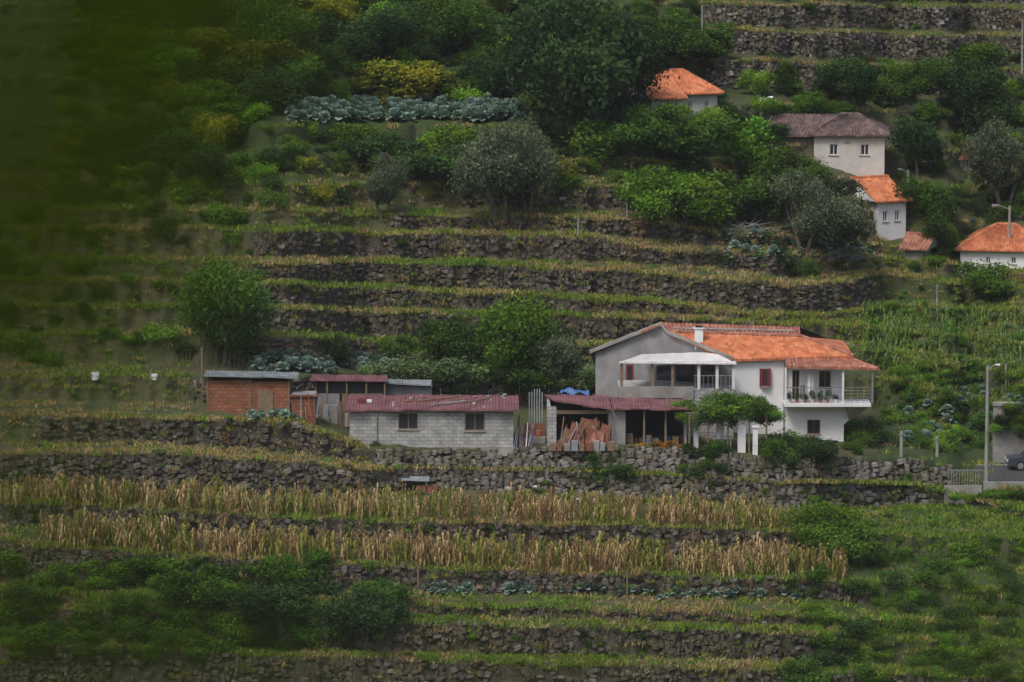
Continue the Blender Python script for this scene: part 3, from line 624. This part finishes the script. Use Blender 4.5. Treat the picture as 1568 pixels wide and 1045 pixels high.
for uu in (1056,1085,1115,1148,1174):
    for dy in (.2,2.4):
        xx=X(uu,yq+dy); b.cyl((xx,yq+dy,p0[2]-.5),(xx,yq+dy,ztp),.06,.05,M_wood if dy<1 else M_metal,8)
for dy in (.2,1.3,2.4): b.cyl((X(1050,yq),yq+dy,ztp+.03),(X(1180,yq),yq+dy,ztp+.03),.04,.04,M_wood,6)
b.obj('posts',E)
for _ in range(54):
    uu=rng.uniform(1044,1184); dy=rng.uniform(0,2.6); h=rng.uniform(.7,1.6)*(1.15-abs(uu-1115)/150); place(TM['bush'][rng.integers(5)],'vine_foliage',np.array([X(uu,yq),yq+dy,ztp-rng.uniform(.2,.7)])-p0,h*rng.uniform(.9,1.5),h,LM[['mid','mid','bright','pale'][rng.integers(4)]],E,tilt=.3)
for (u,v0,yy) in ((1136,638,.6),(1157,655,-.2),(1066,640,1.2)):
    b=MB(); s=.24 if u==1136 else .15; x=X(u,yq+yy); zt_=Z(v0,yq+yy); b.box(x-s,x+s,yq+yy-s,yq+yy+s,p0[2]-.5,zt_,M_white); b.box(x-s-.06,x+s+.06,yq+yy-s-.06,yq+yy+s+.06,zt_+.002,zt_+.1,M_white); b.obj('white_garden_pillar')
cloth('hanging_laundry',1103,643,680,yq+1.4,.5,M_fab)
p=p0+np.array([-.3,1.2,.0]); b=MB(); b.box(p[0]-.6,p[0]+.6,p[1]-.4,p[1]+.4,p[2]+.7,p[2]+.75,M_wfr)
for sx in (-.5,.5):
    for sy in (-.3,.3): b.box(p[0]+sx-.03,p[0]+sx+.03,p[1]+sy-.03,p[1]+sy+.03,p[2]-.3,p[2]+.699,M_wfr)
b.obj('garden_table')
# ---------- block shed ----------
y=G(660,687)[1]+.35; E=empty('concrete_block_shed',P(660,687,y)); b=MB(); x0,x1=X(535,y),X(786,y); zb=Z(686,y)-.5; zt=Z(630,y)
hs=[(X(610,y),X(640,y),Z(658,y),Z(633,y)),(X(712,y),X(742,y),Z(660,y),Z(633,y))]
b.wall(x0,x1,zb,zt,y,.2,hs,M_block,fr=M_wood); b.box(x0,x0+.2,y+.2,y+4,zb,zt,M_block); b.box(x1-.2,x1,y+.2,y+4,zb,zt,M_block); b.box(x0+.2,x1-.2,y+3.8,y+4,zb,zt+.3,M_block); b.box(x0+.2,x1-.2,y+2,y+2.1,zb,zt-.1,M_dark)
b.box(x0-.1,x1+.1,y-.12,y-.003,zb,Z(684,y),M_conc)
b.cyl((X(577,y),y-.06,zb),(X(577,y),y-.06,zt),.04,.04,M_metal)
b.obj('walls',E); b=MB(); zb2=Z(606,y+4.3)
for i in range(9):
    a=x0-.25+(x1-x0+.5)*i/9; c=x0-.25+(x1-x0+.5)*(i+1)/9+.08; dz=.03*(i%2)+rng.uniform(0,.03); dd=rng.uniform(-.16,.16)
    b.corr((a,y-.35+dd,zt+.1+dz),(c,y-.35+dd*.6,zt+.1+dz),(c,y+4.3+dd,zb2+dz),(a,y+4.3+dd,zb2+dz),.18,.035,M_maroon)
b.obj('corrugated_roof',E); b=MB()
def onroof(xx,f,dz=.05): return np.array([xx,y+4*f,zt+.1+(zb2-zt-.1)*f+dz])
for _ in range(16):
    xx=rng.uniform(x0,x1); f=rng.random(); s_=rng.uniform(.07,.15); p=onroof(xx,f); b.cyl(p,p+[.15,0,.08],s_,s_*.7,[M_conc,M_stone2][0],6)
for i in range(4):
    xx=rng.uniform(x0+.5,x1-3); b.cyl(onroof(xx,rng.uniform(.1,.6),.12),onroof(xx+rng.uniform(1,3),rng.uniform(.3,.9),.14),.045,.045,[M_wood,M_tin,M_wood,M_rust][i],6)
p=onroof(x0+.7,.5,.05); b.box(p[0]-.25,p[0]+.2,p[1]-.3,p[1]+.3,p[2],p[2]+.22,M_redf); b.box(p[0]+.3,p[0]+.6,p[1]-.2,p[1]+.2,p[2],p[2]+.14,M_fab)
b.obj('roof_ballast',E)
E2=empty('leaning_planks',G(792,685)); b=MB(); p=G(792,685)
for i in range(12):
    xx=p[0]-.35+i*.12; hgt=rng.uniform(1.0,2.5); b.cyl((xx,p[1],p[2]-.1),(xx+rng.normal(0,.35),p[1]+.5,p[2]+hgt),.05,.035,[M_wood,M_rust,M_wfr,M_tin,M_redf,M_blue][i%6],4)
b.obj('planks',E2)
b=MB(); p=G(822,683)+np.array([0,1.5,0])
for i in range(6): b.box(p[0]-.4+i*.16,p[0]-.34+i*.16,p[1]+2,p[1]+2.05,p[2],Z(598,p[1]+2)+rng.uniform(-.15,.15),M_tin)
b.box(p[0]-.7,p[0]+.6,p[1]+.5,p[1]+.6,p[2]-.3,p[2]+1.1,M_rust); b.box(p[0]-.9,p[0]+.6,p[1]-.3,p[1]+.3,p[2]-.4,p[2]+.35,M_conc); b.box(p[0]-.75,p[0]-.3,p[1]-.25,p[1]+.2,p[2]+.352,p[2]+.7,M_wood); b.cyl((p[0]+.2,p[1],p[2]+.352),(p[0]+.2,p[1],p[2]+.75),.18,.18,M_pot,9)
b.obj('picket_panel')
b=MB()
for i in range(16):
    q=G(635+i*13.5+rng.uniform(-3,3),600); b.cyl(q+[0,0,-.2],q+[rng.normal(0,.1),0,rng.uniform(.5,1.5)],.03,.022,[M_wfr,M_wood,M_tin][i%3],5)
b.obj('bean_poles')
# ---------- garage shed ----------
y=G(950,683)[1]+.5; E=empty('corrugated_garage_shed',P(950,683,y)); b=MB(); zb=Z(684,y)-.6
x0,x1,x2,x3=X(838,y),X(932,y),X(958,y),X(1052,y); zt=Z(628,y)
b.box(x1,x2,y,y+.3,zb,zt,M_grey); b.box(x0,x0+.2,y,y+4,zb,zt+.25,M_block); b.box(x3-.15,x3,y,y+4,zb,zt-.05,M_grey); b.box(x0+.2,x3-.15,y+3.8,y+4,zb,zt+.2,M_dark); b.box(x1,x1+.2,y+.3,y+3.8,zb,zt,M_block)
b.box(x0+.2,X(852,y),y,y+.2,zb,zt+.2,M_block); b.box(X(852,y),x1,y+.001,y+.15,zt-.25,zt-.02,M_wood)
for uu in (985,1018): b.box(X(uu,y),X(uu,y)+.12,y,y+.12,zb,zt-.06,M_wood)
b.obj('walls',E); b=MB()
for i in range(4):
    f0,f1=i/4,(i+1)/4; L=lambda p,q,f:p*(1-f)+q*f; dz=np.array([0,rng.uniform(-.15,.15),.03*(i%2)])
    b.corr(L(P(848,613,y-.4),P(936,627,y-.5),f0)+dz,L(P(848,613,y-.4),P(936,627,y-.5),f1)+dz,L(P(834,605,y+4.2),P(932,606,y+4.2),f1)+dz,L(P(834,605,y+4.2),P(932,606,y+4.2),f0)+dz,.18,.035,M_maroon)
    b.corr(L(P(938,626,y-.5),P(1055,627,y-.4),f0)+dz,L(P(938,626,y-.5),P(1055,627,y-.4),f1)+dz,L(P(934,608,y+4.2),P(1050,611,y+4.2),f1)+dz,L(P(934,608,y+4.2),P(1050,611,y+4.2),f0)+dz,.18,.035,M_maroon)
b.obj('corrugated_roof',E); b=MB()
for (ua,ub,vt_,yo,mm) in ((866,892,646,-.5,M_rust),(880,915,640,-.3,M_rust),(900,922,658,-.75,M_tileo),(856,872,655,-.3,M_wood),(912,930,648,-.4,M_rust)):
    b.corr(P(ua,682,y+yo-.3),P(ub,684,y+yo-.35),P(ub+4,vt_+5,y+yo+.3),P(ua+10,vt_,y+yo+.3),.12,.03,mm)
for i in range(18): p=P(853+i*5,684,y-1.1+.03*i); b.cyl(p,p+np.array([rng.normal(.4,.55),.5,rng.uniform(.6,1.8)]),.045,.03,[M_rust,M_wood,M_redf,M_tin][i%4],5)
for i in range(9): p=P(842+i*11,686,y-1.2-.1*(i%2)); b.box(p[0],p[0]+rng.uniform(.2,.5),p[1],p[1]+.4,p[2]-.2,p[2]+rng.uniform(.1,.45),[M_wood,M_rust,M_conc,M_tin][i%4])
b.obj('stacked_rusty_sheets',E); b=MB()
for i,uu in enumerate((964,974,984,994,1004,1024,1034,1044)):
    p=P(uu,682,y+.8+.4*(i%3))
    if i%2: b.cyl(p,p+np.array([0,0,.4+.3*rng.random()]),.19,.17,[M_rust,M_conc,M_blue,M_redf][i//2],10)
    else: b.box(p[0]-.2,p[0]+.2,p[1]-.2,p[1]+.2,p[2]-.2,p[2]+rng.uniform(.3,1.0),[M_wood,M_tin,M_conc,M_wood][i//2])
b.obj('barrels_and_crates',E)
p=P(880,603,y+4.6); E2=empty('blue_tarpaulin',p); b=MB(); 
n=9; V=[[p+np.array([-.9+1.8*i/n,-.5+1.0*j/n,.05+.12*math.sin(i*1.3+j)+.25*math.exp(-((i-3)**2+(j-4)**2)/8)]) for i in range(n+1)] for j in range(n+1)]
for j in range(n):
    for i in range(n): b.poly([V[j][i],V[j][i+1],V[j+1][i+1],V[j+1][i]],M_blue)
b.box(p[0]-.8,p[0]+.8,p[1]-.4,p[1]+.4,p[2]-1.5,p[2]-.1,M_wood); b.obj('tarp',E2)
# ---------- brick sheds left ----------
y=G(390,636)[1]+.2; E=empty('orange_brick_shed',P(390,636,y)); b=MB(); zb=Z(636,y)-1.0
b.wall(X(318,y),X(382,y),zb,Z(583,y),y,.2,[],M_brick); b.wall(X(384.5,y),X(441,y),zb,Z(585,y),y,.2,[],M_brick)
for uu in (316,381.5,441): b.box(X(uu,y),X(uu,y)+.11,y-.03,y+.2,zb,Z(580,y),M_wood)
b.box(X(318,y),X(318,y)+.2,y+.2,y+3.5,zb,Z(583,y),M_brick); b.box(X(441,y)-.1,X(441,y)+.1,y+.21,y+3.5,zb,Z(583,y),M_brick); b.box(X(318,y)+.2,X(441,y)-.1,y+3.3,y+3.5,zb,Z(583,y),M_grey)
b.box(X(395,y),X(418,y),y-.05,y-.003,zb,Z(598,y),M_wood)
y3=y-.5; b.wall(X(447,y3),X(483,y3),zb-.3,Z(606,y3),y3,.2,[],M_brick); b.box(X(447,y3),X(483,y3),y3+.2,y3+1.6,zb-.3,Z(604,y3),M_grey)
for i in range(6): q=P(445+i*8,640,y3-.4); b.cyl(q,q+np.array([rng.normal(0,.3),.3,rng.uniform(.6,1.6)]),.04,.03,[M_wood,M_rust,M_tin][i%3],5)
b.obj('walls',E); b=MB()
b.corr(P(312,575,y-.4),P(400,577,y-.4),P(402,569,y+3.6),P(316,568,y+3.6),.18,.03,M_tin); b.corr(P(398,576,y-.5),P(456,579,y-.3),P(458,571,y+3.6),P(400,569,y+3.6),.18,.03,M_tin); b.corr(P(444,606,y3-.2),P(486,606,y3-.2),P(486,601,y3+1.6),P(446,600,y3+1.6),.18,.03,M_rust)
b.obj('sheet_roof',E)
y=G(560,640)[1] ; y=min(y,y3+3)+1.5; E=empty('lean_to_shed',P(540,615,y)); b=MB(); zb=Z(640,y)-1
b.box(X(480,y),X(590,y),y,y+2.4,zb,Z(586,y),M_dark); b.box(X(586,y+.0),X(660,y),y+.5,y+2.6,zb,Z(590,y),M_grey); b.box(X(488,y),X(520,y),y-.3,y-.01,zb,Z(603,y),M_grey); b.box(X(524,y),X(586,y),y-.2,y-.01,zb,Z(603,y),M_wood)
for uu in (482,500,530,560,588): b.box(X(uu,y),X(uu,y)+.1,y-.08+(-.25 if 486<uu<590 else 0),y-.012+(-.25 if 486<uu<590 else 0),zb,Z(583,y),M_wood)
for i in range(12): q=P(486+i*4.2,642,y-1.0-.1*(i%3)); b.box(q[0],q[0]+rng.uniform(.1,.4),q[1],q[1]+.3,q[2]-.5,q[2]+rng.uniform(.2,1.2),[M_conc,M_wood,M_tin,M_rust,M_block][i%5])
b.corr(P(474,582,y-.5),P(594,583,y-.5),P(592,575,y+2.5),P(478,574,y+2.5),.18,.03,M_maroon); b.corr(P(584,586,y),P(662,590,y),P(658,583,y+2.6),P(586,580,y+2.6),.18,.03,M_tin)
b.obj('shed_body',E)
# ---------- upper village houses ----------
def house(name,uc,vb,wp,dm,hp,rh,yaw,wm,rm,wins,ridge='x'):
    p=G(uc,vb); s=(p[1]+DC)/F; w_=wp*s/2; h=hp*s; E=empty(name,p,yaw); b=MB(); hs=[]
    for (a,c,z0,z1) in wins: hs.append((-w_+a*2*w_,-w_+c*2*w_,h*z0,h*z1))
    b.wall(-w_,w_,-1.5,h,0,.25,hs,wm); b.box(-w_,-w_+.25,.25,dm,-1.5,h,wm); b.box(w_-.25,w_,.25,dm,-1.5,h,wm); b.box(-w_+.25,w_-.25,dm-.25,dm,-1.5,h,wm)
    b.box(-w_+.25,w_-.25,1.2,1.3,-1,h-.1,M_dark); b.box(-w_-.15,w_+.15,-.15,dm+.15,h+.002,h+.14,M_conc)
    b.obj('walls',E,False); b=MB(); o=.4; z=h+.15; i=min(w_,dm/2)*.9 if ridge=='hip' else 0
    a0,a1,c0,c1=(-w_-o,-o,z),(w_+o,-o,z),(w_+o,dm+o,z),(-w_-o,dm+o,z)
    r0=(-w_-o+i,dm/2,z+rh); r1=(w_+o-i,dm/2,z+rh)
    b.corr(a0,a1,r1,r0,.26,.045,rm); b.corr(c0,c1,r0,r1,.26,.045,rm)
    b.poly([a1,c0,r1],rm if i else wm); b.poly([c1,a0,r0],rm if i else wm); b.cyl(r0,r1,.12,.12,rm)
    if i:
        for q in (a0,c1): b.cyl(q,r0,.1,.1,rm)
        for q in (a1,c0): b.cyl(q,r1,.1,.1,rm)
    b.obj('tiled_roof',E,False); return E
Ecr=house('cream_village_house',1300,266,108,9,56,1.25,math.radians(-5),M_cream,M_tileb,[(.22,.34,.5,.8),(.66,.78,.5,.8),(.45,.5,.86,.92)],'hip')
pr=np.array(Ecr.location); b=MB(); s_=(pr[1]+DC)/F; w_=54*s_; hh=56*s_
b.wall(-w_-3.6,-w_-.02,-2,hh-.2,1.0,.25,[(-w_-2.4,-w_-1.5,.8,1.9)],M_grey); b.box(-w_-3.6,-w_-3.35,1.25,8,-2,hh-.2,M_grey)
b.corr((-w_-4.0,.4,hh+.02),(-w_+1.2,.4,hh+.02),(-w_+2.5,4.5,hh+1.38),(-w_-4.0,4.5,hh+1.38),.26,.045,M_tileb); b.corr((-w_+1.2,9,hh+.02),(-w_-4.0,9,hh+.02),(-w_-4.0,4.5,hh+1.38),(-w_+2.5,4.5,hh+1.38),.26,.045,M_tileb)
b.obj('side_wing',Ecr,False)
house('orange_roof_house',1072,192,62,8,46,1.5,math.radians(22),M_cream,M_tile,[(.2,.32,.5,.8),(.65,.77,.5,.8)],'hip')
house('orange_roof_annex',1022,192,50,6,38,1.4,math.radians(22),M_cream,M_tile,[(.3,.5,.4,.7)],'x')
house('small_white_house',1366,368,52,6,58,1.5,math.radians(28),M_white,M_tile,[(.2,.36,.5,.78),(.62,.78,.5,.78)],'x')
house('roadside_orange_house',1535,412,130,8,26,1.5,math.radians(-10),M_white,M_tile,[(.3,.36,.3,.7),(.6,.66,.3,.7)],'hip')
house('tiled_outhouse',1400,400,30,4,16,.9,math.radians(-20),M_grey,M_tileo,[],'x')
house('distant_tiled_house',1480,262,40,6,16,1.0,math.radians(15),M_cream,M_tile,[],'x')
# ---------- lamps, poles, posts ----------
def lamp(name,u,vb,vt,arm):
    p=G(u,vb); s=(p[1]+DC)/F; h=(vb-vt)*s; b=MB(); b.cyl(p+[0,0,-.3],p+[0,0,h],.13,.09,M_conc,8); a=arm*s
    b.cyl(p+[0,0,h-.25],p+np.array([a*.6,-.1,h+.05]),.035,.035,M_metal); q=p+np.array([a*.6,-.1,h+.05]); b.cyl(q,q+np.array([a*.4,-.05,-.02]),.06,.12,M_metal); b.cyl(q+np.array([a*.2,0,-.03]),q+np.array([a*.2,0,-.12]),.1,.05,M_wfr); b.obj(name)
lamp('street_lamp',1508,748,556,18); lamp('street_lamp',1547,400,315,-28); lamp('street_lamp',1166,195,150,18); lamp('street_lamp',1392,300,260,-16)
for (u,vb,vt,r,m) in ((1073,85,8,.08,M_conc),(962,335,278,.07,M_conc),(887,362,333,.06,M_conc),(958,925,870,.05,M_wood),(638,915,865,.06,M_wood),(1120,880,845,.04,M_wood),(1436,480,435,.08,M_conc),(312,600,530,.07,M_wood),(1265,520,480,.05,M_wood),(1380,700,660,.12,M_conc),(1434,700,668,.12,M_conc),(1540,600,555,.06,M_conc),(1563,110,30,.08,M_conc),(1440,165,120,.06,M_wood),(700,470,440,.04,M_wood)):
    p=G(u,vb); s=(p[1]+DC)/F; b=MB(); h=(vb-vt)*s; b.cyl(p+[0,0,-.2],p+[rng.normal(0,.04),0,h],r,r*.8,m,7); b.cyl(p+[0,0,h*.85],p+[0,0,h*.88],r*1.25,r*1.25,m,7); b.obj('garden_post')
E=empty('pole_fence',G(340,560)); b=MB()
for i in range(30):
    p=G(230+i*6.5+rng.uniform(-2,2),566+rng.uniform(-2,2)); b.cyl(p+[0,0,-.1],p+[rng.normal(0,.12),0,rng.uniform(.6,1.4)],.03,.02,MB_bark,5)
b.obj('poles',E)
# ---------- road, wall, car ----------
p=G(1545,745); E=empty('road',p); b=MB(); zr=p[2]+.25; 
b.box(X(1506,p[1]),X(2400,p[1]),p[1]-.5,p[1]+8,zr-2,zr,M_asph); b.box(X(1506,p[1]),X(2400,p[1]),p[1]-.75,p[1]-.503,zr-2,zr+.12,M_conc); b.box(X(1515,p[1]),X(2400,p[1]),p[1]+7.0,p[1]+7.12,zr+.002,zr+.006,M_wfr); b.obj('carriageway',E)
b=MB(); b.box(X(1522,p[1]+8.1),X(2400,p[1]),p[1]+8.1,p[1]+8.5,zr-1,Z(622,p[1]+8.1),M_conc); b.box(X(1521,p[1]+8.1),X(2400,p[1]),p[1]+8.03,p[1]+8.57,Z(622,p[1]+8.1)+.002,Z(617,p[1]+8.1),M_conc); b.obj('concrete_retaining_wall')
e2=empty('wall_top_creeper')
for i in range(24):
    uu=rng.uniform(1518,1600); h=rng.uniform(.5,1.1); place(TM['bush'][i%5],'creeper',(X(uu,p[1]+8),p[1]+7.9,Z(rng.uniform(622,672),p[1]+8)),h*1.4,h,LM[['mid','bright','dark'][i%3]],e2)
b=MB()
for i in range(12): xx=X(1452,p[1])+i*.17; b.box(xx,xx+.04,p[1]-.6,p[1]-.55,zr-.1,zr+.8,M_metal)
b.box(X(1450,p[1]),X(1502,p[1]),p[1]-.61,p[1]-.54,zr+.8,zr+.87,M_metal); b.box(X(1446,p[1]),X(1504,p[1]),p[1]-.7,p[1]-.45,zr-1.6,zr-.1,M_conc); b.obj('metal_railing')
e2=empty('verge_shrubs')
for i in range(26):
    uu=rng.uniform(1440,1600); h=rng.uniform(.35,.8); place(TM['bush'][i%5],'verge_shrub',(X(uu,p[1]),p[1]-1.0-rng.uniform(0,.6),G(uu,760)[2]-.1),h*1.4,h,LM[['mid','bright','mid'][i%3]],e2)
E=empty('parked_car',(X(1544,p[1]+5),p[1]+4.6,zr)); b=MB()
prof=[(0,.3),(0,.62),(.12,.75),(.95,.88),(1.55,1.38),(2.9,1.42),(3.6,.98),(4.1,.92),(4.2,.6),(4.2,.3)]
n=len(prof); L=[(x,0.0 if z<.9 else .14,z) for x,z in prof]; R=[(x,1.7 if z<.9 else 1.56,z) for x,z in prof]
b.poly(L,M_carp); b.poly(R[::-1],M_carp)
for i in range(n): j=(i+1)%n; b.poly([L[i],R[i],R[j],L[j]],M_glass if i in (3,5) else M_carp)
b.poly([(1.25,.075,.95),(1.7,.12,1.32),(2.2,.12,1.34),(2.2,.075,.95)],M_glass); b.poly([(2.28,.075,.95),(2.28,.12,1.34),(2.85,.12,1.35),(3.4,.075,.97)],M_glass)
b.obj('body',E,False); b=MB()
for xx in (.8,3.4):
    for yy in (-.02,1.5): b.cyl((xx,yy,.31),(xx,yy+.22,.31),.31,.31,M_tyre,16); b.cyl((xx,yy-.01,.31),(xx,yy+.0,.31),.19,.19,M_metal,12)
b.box(-.03,.02,.2,.5,.55,.68,M_wfr); b.box(-.03,.02,1.2,1.5,.55,.68,M_wfr); b.obj('wheels_and_lights',E,False)
p=G(640,752); E=empty('wooden_feed_crate',p); b=MB(); b.box(p[0]-.1,p[0]+1.2,p[1]-.4,p[1]+.4,p[2]-.1,p[2]+.35,M_rust); b.slab([p+[-1.0,-.5,.75],p+[.7,-.5,.7],p+[.7,.5,.8],p+[-1,.5,.86]],.05,M_tin)
for sx in (-.8,.5): b.box(p[0]+sx,p[0]+sx+.08,p[1]-.4,p[1]-.3,p[2]-.1,p[2]+.68,M_wood)
b.obj('crate',E)
for (u,v,s) in ((147,582,.3),(237,582,.25),(887,770,.16),(908,770,.16),(820,752,.22)):
    p=G(u,v); V=SV*(1+rng.normal(0,.18,SV.shape))*np.array([s*.9,s*.6,s*.8])+p+np.array([0,0,s*.7]); link(bpy.data.objects.new('white_plastic_sack',fm('white_plastic_sack',V,SQ,[M_fab])))
E=empty('pruned_branch_pile',G(1130,352)); b=MB()
for (uc,vc) in ((1130,356),(1290,400)):
    for _ in range(40):
        p=G(uc+rng.uniform(-35,35),vc)+np.array([0,rng.uniform(-.4,.4),rng.uniform(0,.5)]); q=p+np.array([rng.normal(0,1),rng.normal(0,.3),rng.uniform(.1,.6)]); b.cyl(p,q,.03,.01,M_conc,4)
b.obj('branches',E)
# ---------- valley haze ----------
hm=bpy.data.materials.new('valley_haze'); hm.use_nodes=True; t=hm.node_tree; t.nodes.remove(t.nodes['Principled BSDF']); vs=t.nodes.new('ShaderNodeVolumeScatter'); vs.inputs['Density'].default_value=.00014; vs.inputs['Color'].default_value=(.92,.96,1,1)
t.links.new(vs.outputs[0],t.nodes['Material Output'].inputs['Volume']); b=MB(); b.box(-400,400,-235,-40,-80,140,hm); b.obj('valley_haze')
# ---------- near foliage beside the camera (out of focus) ----------
def cl(u,v,d): return CAM+ray(u,v)/F*d
C=[]
def fgl(u0,u1,v0,v1,n):
    for _ in range(n): C.append(cl(rng.uniform(u0,u1),rng.uniform(v0,v1),rng.uniform(2.1,2.9)))
fgl(-1400,-150,-500,1500,420); fgl(-250,240,-300,470,125); fgl(150,400,-300,330,38); fgl(-220,60,450,1250,40); fgl(20,360,850,1300,16); fgl(330,1000,1080,1300,14); fgl(1250,1800,900,1350,16); fgl(-300,900,-600,-170,60); fgl(60,200,460,620,3)
C=np.array(C); V,Qd=leafquads(C,.042,.022,.3); col=np.repeat(rng.random(len(C)),4)
sg=[]; tr0=cl(-1500,500,2.6); root=np.array([tr0[0],tr0[1],H-3.2]); sg.append((tuple(root),tuple(tr0),.05,.04)); sg.append((tuple(tr0),tuple(cl(-1300,-600,2.5)),.04,.02))
for (u,v) in ((-500,-100),(-400,300),(-500,700),(-400,1100),(100,100),(100,-200)): sg.append((tuple(cl(-1450,v*.5+200,2.55)),tuple(cl(u,v,2.5)),.012,.004))
sg.append((tuple(cl(-400,1100,2.5)),tuple(cl(600,1230,2.5)),.004,.002)); sg.append((tuple(cl(600,1230,2.5)),tuple(cl(1700,1200,2.5)),.002,.001))
LV,LQ=limbs(sg); n0=len(V); mi=np.r_[np.zeros(len(Qd)),np.ones(len(LQ))]
me=fm('overhanging_leafy_branch',np.r_[V,LV],np.r_[Qd,LQ+n0],[LM['fg'],MB_bark],np.r_[col,np.full(len(LV),.5)],mi); link(bpy.data.objects.new('overhanging_leafy_branch',me))
